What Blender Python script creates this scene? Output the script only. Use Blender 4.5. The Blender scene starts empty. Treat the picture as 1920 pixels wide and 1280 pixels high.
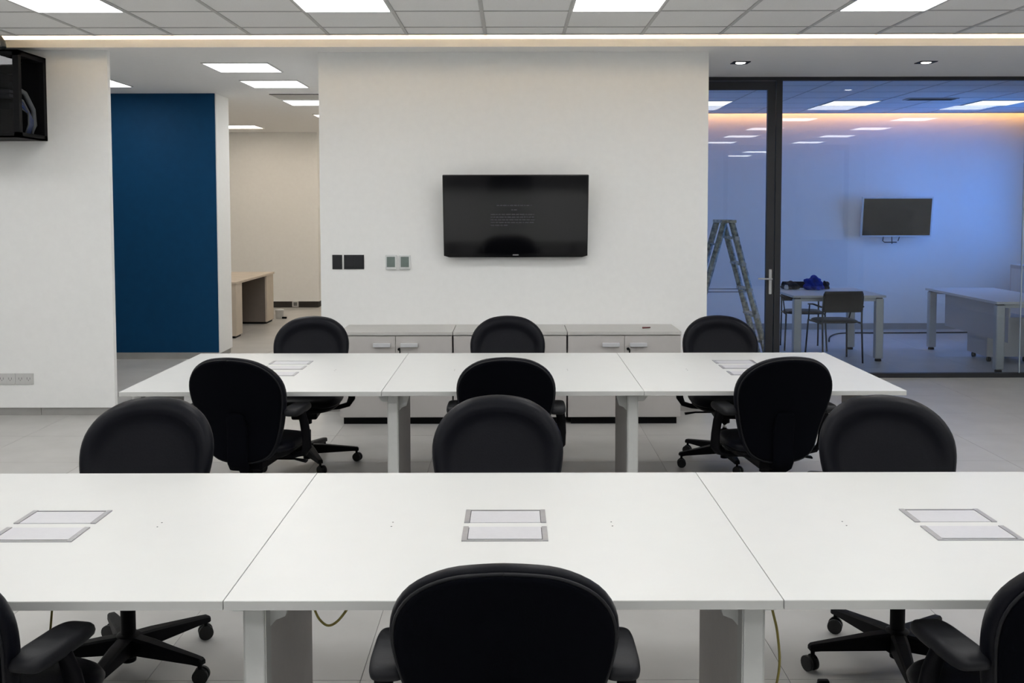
import bpy, bmesh, math, random
from mathutils import Vector, Matrix, noise
random.seed(7)
S = bpy.context.scene
C = S.collection
PI = math.pi

# ---------------------------------------------------------------- camera
F_PX = 1870.0
cam_d = bpy.data.cameras.new('camera'); cam = bpy.data.objects.new('camera', cam_d); C.objects.link(cam)
cam_d.sensor_fit = 'HORIZONTAL'; cam_d.sensor_width = 36.0; cam_d.lens = F_PX/1920*36
cam_d.shift_y = -152/1920; cam_d.shift_x = -1/1920
cam_d.clip_start = 0.05; cam_d.clip_end = 200
cam.matrix_world = Matrix.Translation((0, 0, 1.72)) @ Matrix.Rotation(math.radians(90-3.06), 4, 'X') @ Matrix.Rotation(math.radians(-0.10), 4, 'Z')
S.camera = cam
# ---------------------------------------------------------------- sky seen through the window, exposure
W = bpy.data.worlds.new('sky'); S.world = W; W.use_nodes = True
bg = W.node_tree.nodes['Background']; bg.inputs[0].default_value = (0.07, 0.30, 1.0, 1); bg.inputs[1].default_value = 7.0
vs = S.view_settings
vs.view_transform = 'Standard'; vs.look = 'None'; vs.gamma = 1; vs.use_curve_mapping = False
vs.exposure = 1.05
pl = bpy.data.lights.new('window_portal', 'AREA'); pl.shape = 'RECTANGLE'; pl.size = 1.8; pl.size_y = 1.9; pl.cycles.is_portal = True
po = bpy.data.objects.new('window_portal', pl); C.objects.link(po)
po.matrix_world = Matrix.Translation((7.62, 12.75, 1.75)) @ Matrix.Rotation(math.radians(90), 4, 'Y') @ Matrix.Rotation(math.radians(90), 4, 'Z')
LAMP = 5.2          # ceiling panel radiance
LED = 26.0

# ---------------------------------------------------------------- materials
def mat(name, col, rough=0.5, metal=0.0, spec=0.5, nscale=0, namp=0.0, bump=0.0, emit=None, estr=0, coat=0):
    m = bpy.data.materials.new(name); m.use_nodes = True
    nt = m.node_tree; b = nt.nodes['Principled BSDF']
    b.inputs['Base Color'].default_value = (*col, 1); b.inputs['Roughness'].default_value = rough
    b.inputs['Metallic'].default_value = metal; b.inputs['Specular IOR Level'].default_value = spec
    b.inputs['Coat Weight'].default_value = coat
    if emit:
        b.inputs['Emission Color'].default_value = (*emit, 1); b.inputs['Emission Strength'].default_value = estr
    if nscale:
        tc = nt.nodes.new('ShaderNodeTexCoord'); n = nt.nodes.new('ShaderNodeTexNoise')
        n.inputs['Scale'].default_value = nscale; n.inputs['Detail'].default_value = 4
        nt.links.new(tc.outputs['Object'], n.inputs['Vector'])
        if namp:
            r = nt.nodes.new('ShaderNodeValToRGB')
            lo = [c*(1-namp) for c in col]; hi = [min(1, c*(1+namp)) for c in col]
            r.color_ramp.elements[0].color = (*lo, 1); r.color_ramp.elements[1].color = (*hi, 1)
            r.color_ramp.elements[0].position = .3; r.color_ramp.elements[1].position = .7
            nt.links.new(n.outputs['Fac'], r.inputs['Fac']); nt.links.new(r.outputs['Color'], b.inputs['Base Color'])
        if bump:
            bp = nt.nodes.new('ShaderNodeBump'); bp.inputs['Strength'].default_value = bump; bp.inputs['Distance'].default_value = .002
            nt.links.new(n.outputs['Fac'], bp.inputs['Height']); nt.links.new(bp.outputs['Normal'], b.inputs['Normal'])
    return m

def emission(name, col, strength):
    m = bpy.data.materials.new(name); m.use_nodes = True; nt = m.node_tree; nt.nodes.clear()
    e = nt.nodes.new('ShaderNodeEmission'); o = nt.nodes.new('ShaderNodeOutputMaterial')
    e.inputs[0].default_value = (*col, 1); e.inputs[1].default_value = strength
    nt.links.new(e.outputs[0], o.inputs[0]); return m

def glass(name, tint, refl=1.0):
    m = bpy.data.materials.new(name); m.use_nodes = True; nt = m.node_tree; nt.nodes.clear()
    t = nt.nodes.new('ShaderNodeBsdfTransparent'); g = nt.nodes.new('ShaderNodeBsdfGlossy'); f = nt.nodes.new('ShaderNodeFresnel')
    mx = nt.nodes.new('ShaderNodeMixShader'); o = nt.nodes.new('ShaderNodeOutputMaterial')
    t.inputs[0].default_value = (*tint, 1); g.inputs['Roughness'].default_value = 0.0
    g.inputs['Color'].default_value = (refl, refl, refl, 1)
    f.inputs['IOR'].default_value = 1.5
    nt.links.new(f.outputs[0], mx.inputs[0]); nt.links.new(t.outputs[0], mx.inputs[1]); nt.links.new(g.outputs[0], mx.inputs[2])
    nt.links.new(mx.outputs[0], o.inputs[0]); return m

M = {
 'wall': mat('white wall paint', (.87, .875, .865), .75, spec=.25, nscale=18, namp=.012, bump=.05),
 'blue': mat('deep blue wall paint', (.002, .045, .120), .6, spec=.15, nscale=12, namp=.05, bump=.05),
 'soffit': mat('plasterboard ceiling paint', (.88, .88, .875), .8, spec=.2, nscale=14, namp=.01),
 'ctile': mat('mineral ceiling tile', (.84, .84, .83), .85, spec=.15, nscale=160, namp=.03, bump=.12),
 'grid': mat('ceiling grid bar', (.50, .50, .49), .5),
 'ceilvoid': mat('ceiling void', (.08, .08, .08), .9),
 'ftile': mat('grey porcelain floor tile', (.465, .458, .444), .38, spec=.45, nscale=3.0, namp=.07),
 'joint': mat('floor joint', (.14, .135, .13), .8),
 'skirt': mat('grey tile skirting', (.33, .325, .31), .5, nscale=5, namp=.08),
 'skirtdark': mat('dark skirting', (.022, .018, .015), .6, nscale=5, namp=.1),
 'frame': mat('anthracite aluminium frame', (.016, .018, .024), .42, spec=.5, nscale=30, namp=.05),
 'glass': glass('partition glass', (.93, .955, .965)),
 'glasstint': glass('tinted partition glass', (.90, .935, .965), .75),
 'glassedge': mat('glass joint seal', (.45, .55, .62), .3),
 'top': mat('white melamine tabletop', (.665, .672, .66), .36, spec=.4, nscale=9, namp=.008),
 'edge': mat('tabletop edge band', (.55, .555, .54), .5, nscale=9, namp=.01),
 'leg': mat('grey powder coated leg', (.64, .65, .635), .45, spec=.4, nscale=40, namp=.02),
 'legdark': mat('inner cable riser', (.56, .53, .515), .55, nscale=40, namp=.02),
 'tray': mat('cable tray metal', (.10, .10, .10), .5, nscale=20, namp=.05),
 'alu': mat('brushed aluminium', (.42, .42, .44), .38, metal=.6, nscale=60, namp=.04),
 'lid': mat('power lid', (.60, .60, .63), .4, spec=.4, metal=.15, nscale=60, namp=.02),
 'gap': mat('lid gap', (.05, .05, .055), .7),
 'leather': mat('black leatherette', (.0030, .0034, .0064), .40, spec=.13, nscale=140, namp=.15, bump=.18),
 'fabric': mat('black back upholstery', (.0016, .0019, .0036), .9, spec=.05, nscale=260, namp=.2, bump=.15),
 'plastic': mat('black nylon', (.003, .003, .0045), .5, spec=.10, nscale=80, namp=.1),
 'rubber': mat('caster rubber', (.008, .008, .009), .6, nscale=40, namp=.1),
 'padm': mat('armrest pad', (.008, .0085, .011), .5, spec=.25, nscale=120, namp=.1, bump=.1),
 'chrome': mat('chrome', (.7, .7, .7), .15, metal=1, nscale=20, namp=.02),
 'cab': mat('pale grey cabinet board', (.52, .50, .485), .5, spec=.35, nscale=12, namp=.015),
 'cabtop': mat('cabinet top board', (.54, .53, .51), .45, spec=.35, nscale=12, namp=.015),
 'black': mat('matt black', (.003, .003, .004), .6, spec=.15, nscale=30, namp=.1),
 'tvbez': mat('gloss black bezel', (.003, .003, .004), .18, spec=.5, nscale=10, namp=.05),
 'screen': mat('television screen', (.003, .0032, .0045), .10, spec=.5, nscale=5, namp=.03),
 'switch': mat('black switch plate', (.012, .013, .016), .35, nscale=30, namp=.05),
 'thermo': mat('thermostat casing', (.68, .70, .70), .4, nscale=30, namp=.02),
 'lcd': mat('lcd panel', (.17, .215, .20), .3, nscale=30, namp=.05),
 'plate': mat('white socket plate', (.58, .58, .57), .45, nscale=30, namp=.02),
 'platedk': mat('socket hole', (.16, .16, .16), .6, nscale=30, namp=.02),
 'silver': mat('silver casing', (.60, .61, .63), .4, metal=.1, nscale=30, namp=.03),
 'ladder': mat('paint splashed aluminium', (.50, .46, .32), .55, nscale=24, namp=.6),
 'deskgl': mat('desk board', (.60, .61, .60), .45, nscale=12, namp=.015),
 'deskleg': mat('silver desk leg', (.50, .51, .50), .4, metal=.3, nscale=40, namp=.03),
 'wood': mat('pale oak board', (.56, .49, .41), .5, nscale=6, namp=.06),
 'wooddk': mat('brown panel', (.17, .145, .125), .55, nscale=6, namp=.06),
 'cloth': mat('royal blue cloth', (.010, .035, .30), .85, spec=.2, nscale=22, namp=.4, bump=.5),
 'bag': mat('black bag cloth', (.005, .006, .012), .8, nscale=30, namp=.2, bump=.4),
 'yellow': mat('yellow network cable', (.30, .25, .06), .5, nscale=30, namp=.1),
 'bluecable': mat('blue cable', (.03, .06, .22), .5, nscale=30, namp=.1),
 'conduit': mat('grey conduit', (.10, .11, .12), .5, nscale=30, namp=.1),
 'smoked': glass('smoked door glass', (.30, .31, .34), .6),
 'red': mat('red marker', (.14, .04, .04), .5, nscale=30, namp=.1),
 'panel': emission('led panel diffuser', (1.0, .995, .985), LAMP),
 'panelwarm': emission('warm led panel diffuser', (1.0, .86, .70), LAMP*1.0),
 'panelcool': emission('cool led panel diffuser', (.92, .96, 1.0), LAMP*.20),
 'panelrear': emission('rear led panel diffuser', (1.0, .99, .97), LAMP*1.3),
 'led': emission('warm led strip', (1.0, .74, .46), LED),
 'led2': emission('warm led strip dim', (1.0, .45, .13), 8.0),
 'spot': emission('spot lamp', (1.0, .97, .92), 6.0),
 'panelframe': mat('light frame white', (.62, .62, .61), .5, nscale=20, namp=.01),
 'text': mat('dim screen text', (.02, .02, .022), .4, emit=(.8, .8, .95), estr=.012, nscale=10, namp=.02),
 'logo': mat('silver badge', (.5, .5, .5), .3, metal=.5, nscale=10, namp=.02),
 'backpanel': mat('dark partition board', (.13, .13, .135), .6, nscale=10, namp=.03),
 'dimwall': mat('dim back room wall', (.60, .61, .62), .8, nscale=10, namp=.03),
 'bottle': glass('clear plastic', (.92, .92, .90)),
}

# ---------------------------------------------------------------- geometry helpers
class MB:
    def __init__(s): s.v = []; s.f = []; s.sm = []
    def add(s, vs, fs, smooth=False):
        o = len(s.v); s.v += [tuple(v) for v in vs]; s.f += [tuple(i+o for i in f) for f in fs]; s.sm += [smooth]*len(fs)
        return s
    def box(s, x0, x1, y0, y1, z0, z1, bev=0.0):
        if bev <= 0:
            v = [(x0,y0,z0),(x1,y0,z0),(x1,y1,z0),(x0,y1,z0),(x0,y0,z1),(x1,y0,z1),(x1,y1,z1),(x0,y1,z1)]
            return s.add(v, [(0,3,2,1),(4,5,6,7),(0,1,5,4),(1,2,6,5),(2,3,7,6),(3,0,4,7)])
        bm = bmesh.new(); bmesh.ops.create_cube(bm, size=1)
        for v in bm.verts: v.co = Vector(((x0+x1)/2+v.co.x*(x1-x0), (y0+y1)/2+v.co.y*(y1-y0), (z0+z1)/2+v.co.z*(z1-z0)))
        bmesh.ops.bevel(bm, geom=bm.edges[:], offset=min(bev, .45*min(x1-x0, y1-y0, z1-z0)), segments=2, affect='EDGES', profile=.5)
        bm.verts.index_update(); vs_ = [v.co[:] for v in bm.verts]; fs_ = [[v.index for v in f.verts] for f in bm.faces]; bm.free()
        return s.add(vs_, fs_)
    def prism(s, pts, axis, a0, a1):
        """extrude a 2D polygon; axis 'x': pts=(y,z), 'y': pts=(x,z), 'z': pts=(x,y)"""
        def mk(p, a): return (a, p[0], p[1]) if axis == 'x' else ((p[0], a, p[1]) if axis == 'y' else (p[0], p[1], a))
        n = len(pts); v = [mk(p, a0) for p in pts]+[mk(p, a1) for p in pts]
        f = [tuple(range(n)), tuple(range(2*n-1, n-1, -1))]+[(i, i+n, (i+1) % n+n, (i+1) % n) for i in range(n)]
        return s.add(v, f)
    def cyl(s, p0, p1, r0, r1=None, n=16, smooth=True):
        r1 = r0 if r1 is None else r1
        return s.sweep([p0, p1], [(r0, r0), (r1, r1)], n)
    def sweep(s, path, sec, n=10, up=(0, 0, 1), power=2.0, closed=True):
        path = [Vector(p) for p in path]; N = len(path); vs_ = []; fs_ = []
        if not isinstance(sec, list): sec = [sec]*N
        for i, p in enumerate(path):
            t = (path[min(i+1, N-1)]-path[max(i-1, 0)]).normalized()
            u = Vector(up)
            if abs(t.dot(u)) > .95: u = Vector((0, 1, 0)) if abs(t.y) < .9 else Vector((1, 0, 0))
            a = t.cross(u).normalized(); b = a.cross(t).normalized()
            for k in range(n):
                th = 2*PI*k/n; c, d = math.cos(th), math.sin(th)
                c = math.copysign(abs(c)**(2/power), c); d = math.copysign(abs(d)**(2/power), d)
                vs_.append(p+a*c*sec[i][0]+b*d*sec[i][1])
        for i in range(N-1):
            for k in range(n):
                fs_.append((i*n+k, i*n+(k+1) % n, (i+1)*n+(k+1) % n, (i+1)*n+k))
        s.add(vs_, fs_, True)
        o = len(s.v)-len(vs_)
        s.f += [tuple(o+k for k in range(n-1, -1, -1)), tuple(o+(N-1)*n+k for k in range(n))]; s.sm += [False, False]
        return s
    def rings(s, rings, closed_start=None, closed_end=None):
        """list of equal-length point loops, capped by a point"""
        n = len(rings[0]); vs_ = [p for r in rings for p in r]; fs_ = []
        for i in range(len(rings)-1):
            for k in range(n): fs_.append((i*n+k, i*n+(k+1) % n, (i+1)*n+(k+1) % n, (i+1)*n+k))
        if closed_start is not None:
            vs_.append(closed_start); q = len(vs_)-1
            fs_ += [(q, (k+1) % n, k) for k in range(n)]
        if closed_end is not None:
            vs_.append(closed_end); q = len(vs_)-1; b = (len(rings)-1)*n
            fs_ += [(q, b+k, b+(k+1) % n) for k in range(n)]
        return s.add(vs_, fs_, True)
    def lathe(s, prof, cx=0, cy=0, n=20):
        rs = [[(cx+r*math.cos(2*PI*k/n), cy+r*math.sin(2*PI*k/n), z) for k in range(n)] for r, z in prof]
        return s.rings(rs, (cx, cy, prof[0][1]), (cx, cy, prof[-1][1]))
    def move(s, mtx):
        s.v = [tuple(mtx @ Vector(v)) for v in s.v]; return s
    def mesh(s, name, m):
        me = bpy.data.meshes.new(name); me.from_pydata(s.v, [], s.f); me.update()
        bm = bmesh.new(); bm.from_mesh(me); bmesh.ops.recalc_face_normals(bm, faces=bm.faces[:]); bm.to_mesh(me); bm.free()
        if len(me.polygons) == len(s.sm): me.polygons.foreach_set('use_smooth', s.sm)
        for x in (m if isinstance(m, (list, tuple)) else [m]): me.materials.append(M[x] if isinstance(x, str) else x)
        return me
    def build(s, name, m, parent=None, **kw):
        o = bpy.data.objects.new(name, s.mesh(name, m)); C.objects.link(o)
        if parent: o.parent = parent
        for k, v in kw.items(): o[k] = v
        return o

def thing(name, label, cat, loc=(0, 0, 0), rz=0, group=None):
    o = bpy.data.objects.new(name, None); C.objects.link(o); o.location = loc; o.rotation_euler = (0, 0, rz)
    o.empty_display_size = .1; o['label'] = label; o['category'] = cat
    if group: o['group'] = group
    return o
def tag(o, label, cat, group=None):
    o['label'] = label; o['category'] = cat
    if group: o['group'] = group
    return o
def struct(name, mb, m): return mb.build(name, m, kind='structure')
def bx(*a, bev=0): return MB().box(*a, bev=bev)
def inst(name, me, parent, loc=(0, 0, 0), rz=0):
    o = bpy.data.objects.new(name, me); C.objects.link(o); o.parent = parent; o.location = loc; o.rotation_euler = (0, 0, rz); return o
def dup(root, loc, rz, label=None, group=None):
    def cp(o, par):
        c = o.copy(); C.objects.link(c); c.parent = par
        for ch in list(o.children): cp(ch, c)
        return c
    r = cp(root, None); r.location = loc; r.rotation_euler = (0, 0, rz)
    if label: r['label'] = label
    if group: r['group'] = group
    return r

# ================================================================ THE SHELL
XL, XR = -6.2, 7.6          # outer side walls
YB = -1.6                   # partition behind the camera
YW = 8.20                   # white wall on the left
YC = 8.33                   # white wall with the television
YG = 9.98                   # glass partition
YBL = 11.28                 # blue wall
YF = 17.1                   # far corridor wall
YM = 13.92                  # far wall of glass room
CX0, CX1 = -1.605, 1.628    # television wall
ZC, ZS = 3.04, 3.00

# floor -----------------------------------------------------------------
floor = struct('floor', bx(XL-.3, XR+.3, YB-6, 20, -.12, -.003), 'joint')
T = .78; X0 = -.556; Y0 = 3.547
tile_me = bx(-T/2+.0012, T/2-.0012, -T/2+.0012, T/2-.0012, -.0028, 0).mesh('floor_tile', 'ftile')
rest = MB(); nt_ = 0
for i in range(-9, 13):
    for j in range(-13, 22):
        cx, cy = X0+(i+.5)*T, Y0+(j+.5)*T
        if cx < XL-.6 or cx > XR+.6 or cy > 19.5: continue
        vis = (abs(cx) < .53*cy+.6) and 1.8 < cy < 14.2 and not (CX0+.2 < cx < CX1-.2 and cy > YC+.4) and not (cx < -3.8 and cy > YW+.3 and cy < 12)
        if vis and nt_ < 290:
            inst('floor_tile', tile_me, floor, (cx, cy, 0)); nt_ += 1
        else:
            rest.box(cx-T/2+.0012, cx+T/2-.0012, cy-T/2+.0012, cy+T/2-.0012, -.0028, 0)
rest.build('floor_tile_field', 'ftile', floor, kind='stuff')

# main ceiling ------------------------------------------------------------
YE = 7.70                   # where the tiled ceiling stops before the light cove
ceiling = struct('ceiling', bx(XL-.3, XR+.3, YB-6, 8.45, 3.34, 3.45), 'ceilvoid')
GX, GY = -.206, 6.82
PANELX = [-4.706, -2.906, -1.106, .694, 2.494, 4.294, 6.094]
PANELY = [6.52, 4.72, 2.92, 1.12, -.68]
panels = {(round(x, 2), round(y, 2)) for x in PANELX for y in PANELY}
ct_me = bx(-.288, .288, -.288, .288, .002, .016, bev=.003).mesh('ceiling_tile', 'ctile')
ct_cut = bx(-.288, .288, -.002, YE-7.42-.012, .002, .016, bev=.003).mesh('ceiling_tile', 'ctile')
cf = MB()
for i in range(-10, 13):
    for j in range(-14, 1):
        cx, cy = GX+(i+.5)*.6, GY+(j+.5)*.6
        if cx < XL-.1 or cx > XR+.2 or cy < YB+.1: continue
        if (round(cx, 2), round(cy, 2)) in panels: continue
        if cy > 4.4: inst('ceiling_tile', ct_me, ceiling, (cx, cy, ZC))
        else: cf.box(cx-.288, cx+.288, cy-.288, cy+.288, ZC+.002, ZC+.016)
    cx = GX+(i+.5)*.6
    if XL-.1 < cx < XR+.2: inst('ceiling_tile', ct_cut, ceiling, (cx, 7.434, ZC))
cf.build('ceiling_tile_field', 'ctile', ceiling, kind='stuff')
# grid bars
gx_me = bx(-.012, .012, YB, YE+.04, 0, .024).mesh('grid_bar', 'grid')
for i in range(-9, 13): inst('grid_bar', gx_me, ceiling, (GX+i*.6, 0, ZC-.003))
gy_me = bx(XL, XR, -.009, .009, 0, .022).mesh('grid_bar', 'grid')
for j in range(-13, 2): inst('grid_bar', gy_me, ceiling, (0, GY+j*.6, ZC-.001))
bx(XL, XR, YE-.002, YE+.012, ZC-.006, ZC+.05).build('edge_trim', 'grid', ceiling)
# upstand closing the void over the tiles
bx(XL, XR, YE-.05, YE-.03, ZC+.03, 3.34).build('cove_upstand', 'wall', ceiling)

# soffit with light cove --------------------------------------------------
YFA = 8.05
soffit = struct('ceiling_soffit', MB().box(XL-.3, XR+.3, YFA+.02, YG-.04, ZS, ZS+.03).box(XL-.3, CX0+.02, YG-.04, 20, ZS, ZS+.03), 'soffit')
bx(XL-.3, XR+.3, YFA, YFA+.022, ZS-.001, 3.062).build('fascia', 'soffit', soffit)
bx(XL-.3, XR+.3, 8.30, 8.34, ZS+.03, 3.34).build('cove_back', 'wall', soffit)
led = bx(XL, XR, 8.20, 8.235, 3.034, 3.046).build('led_strip', 'led'); tag(led, 'warm white LED strip lying in the long ceiling cove', 'light strip')

# walls -------------------------------------------------------------------
struct('wall_left_front', MB().box(XL-.3, -3.30, YW, YW+.055, .065, 3.02), 'wall')
sk = MB()
for k in range(7): sk.box(-3.32-.6*(k+1)+.003, -3.32-.6*k-.003 if k else -3.32, YW+.012, YW+.05, 0, .066)
struct('baseboard_left_front', sk, 'skirt')
struct('wall_left', bx(XL-.3, XL, YB, 20, 0, 3.4), 'wall')
struct('wall_right', MB().box(XR, XR+.25, YB-6, 11.9, 0, 3.4).box(XR, XR+.25, 13.6, 14.4, 0, 3.4).box(XR, XR+.25, 11.9, 13.6, 0, .85).box(XR, XR+.25, 11.9, 13.6, 2.68, 3.4), 'wall')
struct('wall_center', bx(CX0, CX1, YC, 14.3, .065, 3.02), 'wall')
struct('baseboard_center', bx(CX0+.012, CX1-.012, YC+.012, 14.2, 0, .066), 'skirt')
struct('wall_blue', MB().box(XL, -3.345, YBL, YBL+.014, .075, 3.01), 'blue')
struct('wall_blue_return', MB().box(XL, -3.335, YBL+.014, YBL+.52, .062, 3.02), 'wall')
struct('baseboard_blue', bx(XL, -3.35, YBL-.004, YBL+.50, 0, .074), 'skirt')
struct('wall_far', bx(XL, -3.33, YF, 19.5, .115, 3.02), 'wall')
struct('baseboard_far', bx(XL, -3.345, YF+.015, 19.4, 0, .12), 'skirtdark')
struct('trim_far', bx(XL, -3.325, YF-.008, 19.5, .107, .118), 'wall')
struct('wall_far_end', bx(-3.4, CX0+.1, 19.5, 19.7, 0, 3.02), 'wall')
struct('wall_corridor', bx(CX0-.01, CX0+.2, 14.3, 19.7, 0, 3.02), 'wall')
struct('wall_back_right', bx(7.25, XR, YB-.1, YB, 0, 3.34), 'wall')

# partition behind the camera (seen in reflections)
part_b = struct('wall_back', MB().box(XL, 7.25, YB-.09, YB, 0, 1.0), 'backpanel')
fr = MB().box(XL, 7.25, YB-.09, YB, 2.93, 3.34)
for x in (-6.15, -3.4, -.7, 2.0, 4.6, 7.21): fr.box(x-.04, x+.04, YB-.09, YB, 1.0, 2.95)
fr.build('partition_frame', 'frame', part_b)
for a, b in zip((-6.15, -3.4, -.7, 2.0, 4.6), (-3.4, -.7, 2.0, 4.6, 7.21)):
    MB().add([(a+.04, YB-.045, 1.0), (b-.04, YB-.045, 1.0), (b-.04, YB-.045, 2.93), (a+.04, YB-.045, 2.93)], [(0, 1, 2, 3)]).build('pane', 'glass', part_b)
struct('wall_back_room', MB().box(XL-.3, XR+.3, -7.0, -6.8, 0, 3.4), 'dimwall')
struct('ceiling_back_room', bx(XL-.3, XR+.3, -6.8, YB-.09, 2.98, 3.02), 'dimwall')
struct('wall_back_room_left', bx(XL-.3, XL, -6.8, YB, 0, 3.4), 'dimwall')

# ---------------------------------------------------------------- glass room shell
struct('wall_glass_room', bx(CX1-.02, XR+.25, YM, YM+.2, 0, 3.4), 'wall')
sk = MB().box(CX1, XR, YM-.012, YM, 0, .085); struct('baseboard_glass_room', sk, 'skirt')
gceil = struct('ceiling_glass_room', bx(CX1-.02, XR+.25, YG-.05, YM+.2, 3.30, 3.36), 'wall')
GPX = [2.394, 4.194, 5.994]; GPY = 12.47
gset = {(round(x, 2), round(GPY, 2)) for x in GPX}
gt_me = bx(-.296, .296, -.296, .296, .002, .014, bev=.003).mesh('ceiling_tile', 'ctile')
for i in range(0, 11):
    for j in range(0, 7):
        cx, cy = 1.494+(i+.5)*.6, 10.07+(j+.5)*.6
        if (round(cx, 2), round(cy, 2)) in gset or cx > XR+.2: continue
        if cy > 13.5: continue
        inst('ceiling_tile', gt_me, gceil, (cx, cy, ZS))
bx(CX1, XR, 13.664, 13.78, ZS+.002, ZS+.014).build('edge_tile', 'ctile', gceil)
bx(CX1, XR, YG-.05, 10.074, ZS+.002, ZS+.014).build('edge_tile', 'ctile', gceil)
g_me = bx(-.006, .006, 10.0, 13.78, 0, .02).mesh('grid_bar', 'grid')
for i in range(1, 11): inst('grid_bar', g_me, gceil, (1.494+i*.6, 0, ZS-.001))
g_me = bx(CX1, XR, -.006, .006, 0, .02).mesh('grid_bar', 'grid')
for j in range(0, 7): inst('grid_bar', g_me, gceil, (0, 10.07+j*.6, ZS))
bx(CX1, XR, 13.775, 13.79, ZS-.004, ZS+.06).build('edge_trim', 'grid', gceil)
l2 = bx(CX1+.1, XR-.1, 13.80, 13.815, ZS+.03, ZS+.055).build('led_strip', 'led2'); tag(l2, 'warm LED strip hidden above the far wall of the glass room', 'light strip')
# ceiling air grille
gv = thing('ceiling_vent', 'dark slot air grille set in the glass room ceiling', 'air vent', (5.0, 12.0, ZS-.004))
bx(-.30, .30, -.10, .10, -.004, .004).build('frame', 'grid', gv)
for k in range(4): bx(-.27, .27, -.08+k*.043, -.055+k*.043, -.007, -.003).build('slot', 'black', gv)

# window in the right wall of the glass room
wy0, wy1, wm = 11.9, 13.6, 12.75
win = struct('window_1', MB().box(XR+.05, XR+.12, wy0, wy1, .85, .91).box(XR+.05, XR+.12, wy0, wy1, 2.62, 2.68).box(XR+.05, XR+.12, wy0, wy0+.06, .91, 2.62).box(XR+.05, XR+.12, wy1-.06, wy1, .91, 2.62).box(XR+.05, XR+.12, wm-.03, wm+.03, .91, 2.62), 'frame')
for a, b in ((wy0+.06, wm-.03), (wm+.03, wy1-.06)): MB().add([(XR+.085, a, .91), (XR+.085, b, .91), (XR+.085, b, 2.62), (XR+.085, a, 2.62)], [(0, 1, 2, 3)]).build('pane', 'glass', win)

# glass partition ----------------------------------------------------------
gp = struct('wall_glass', MB().box(CX1, XR, YG-.03, YG+.03, 2.965, ZS+.004).box(2.62, XR, YG-.03, YG+.03, 0, .045).box(2.618, 2.678, YG-.03, YG+.03, .045, 2.965).box(CX1+.001, CX1+.05, YG-.03, YG+.03, 0, 2.965), 'frame')
bx(CX1, XR, YG-.05, YG+.08, ZS+.002, 3.34).build('header', 'wall', gp)
for a, b in ((2.678, 5.100), (5.106, XR-.002)):
    bx(a, b, YG-.006, YG+.006, .045, 2.966).build('pane', 'glasstint', gp)
bx(5.099, 5.107, YG-.007, YG+.007, .045, 2.966).build('joint_seal', 'glassedge', gp)
door = struct('door_1', MB().box(CX1+.055, 2.612, YG-.022, YG+.022, 2.875, 2.96).box(2.535, 2.612, YG-.022, YG+.022, .012, 2.875).box(CX1+.055, CX1+.13, YG-.022, YG+.022, .012, 2.875).box(CX1+.13, 2.535, YG-.022, YG+.022, .012, .10), 'frame')
bx(CX1+.13, 2.535, YG-.005, YG+.005, .10, 2.875).build('pane', 'glasstint', door)
hd = bx(2.563, 2.592, YG-.034, YG-.022, .845, 1.095, bev=.005).build('handle_plate', 'silver', door)
MB().sweep([(2.577, YG-.034, 1.0), (2.577, YG-.075, 1.0)], (.010, .010), 10).sweep([(2.585, YG-.075, 1.0), (2.50, YG-.078, 1.002), (2.445, YG-.074, 1.004)], (.010, .009), 10).build('handle_lever', 'silver', door)

# ================================================================ CEILING LIGHTS
def make_panel(label, group, dm):
    t = thing('ceiling_light', label, 'ceiling light', group=group)
    MB().box(-.298, .298, -.298, -.284, -.006, .02).box(-.298, .298, .284, .298, -.006, .02).box(-.298, -.284, -.284, .284, -.006, .02).box(.284, .298, -.284, .284, -.006, .02).build('frame', 'panelframe', t)
    bx(-.284, .284, -.284, .284, -.001, .012).build('diffuser', dm, t)
    return t
def panel_row(proto, spots, z):
    for i, (x, y) in enumerate(spots):
        if i == 0: proto.location = (x, y, z)
        else: dup(proto, (x, y, z), 0)
p = make_panel('square white LED panel set in the tiled ceiling above the long tables', 'LED panels of the main room', 'panel')
panel_row(p, [(x, y) for x in PANELX for y in PANELY], ZC)
p = make_panel('square LED panel in the plain white corridor ceiling, one of a single file', 'LED panels along the corridor', 'panel')
panel_row(p, [(-2.455, 9.19), (-2.455, 10.42), (-2.455, 12.27)], ZS-.004)
p = make_panel('square LED panel in the corridor ceiling near its far end', 'LED panels at the corridor end', 'panelwarm')
panel_row(p, [(-2.455, 14.1), (-2.455, 16.2), (-2.455, 18.4)], ZS-.004)  # last one is unseen, added to light the side of the far wall
p = make_panel('square LED panel over the recess in front of the blue wall', None, 'panel')
panel_row(p, [(-4.30, 10.32)], ZS-.004)
p = make_panel('square warm LED panel over the oak desk in the far room', 'LED panels over the oak desk', 'panelwarm')
panel_row(p, [(-4.30, 15.9), (-4.30, 13.6)], ZS-.004)
p = make_panel('square LED panel in the bluish ceiling behind the glass partition', 'LED panels of the glass room', 'panelcool')
panel_row(p, [(x, GPY) for x in GPX], ZS)
p = make_panel('square LED panel in the unseen room behind the rear partition', 'LED panels of the rear room', 'panelrear')
panel_row(p, [(x, y) for x in (-4, -1.6, .8, 3.2, 5.6) for y in (-3.0, -4.8)], 2.974)  # out of view; back row added for more frontal light on the table legs

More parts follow.
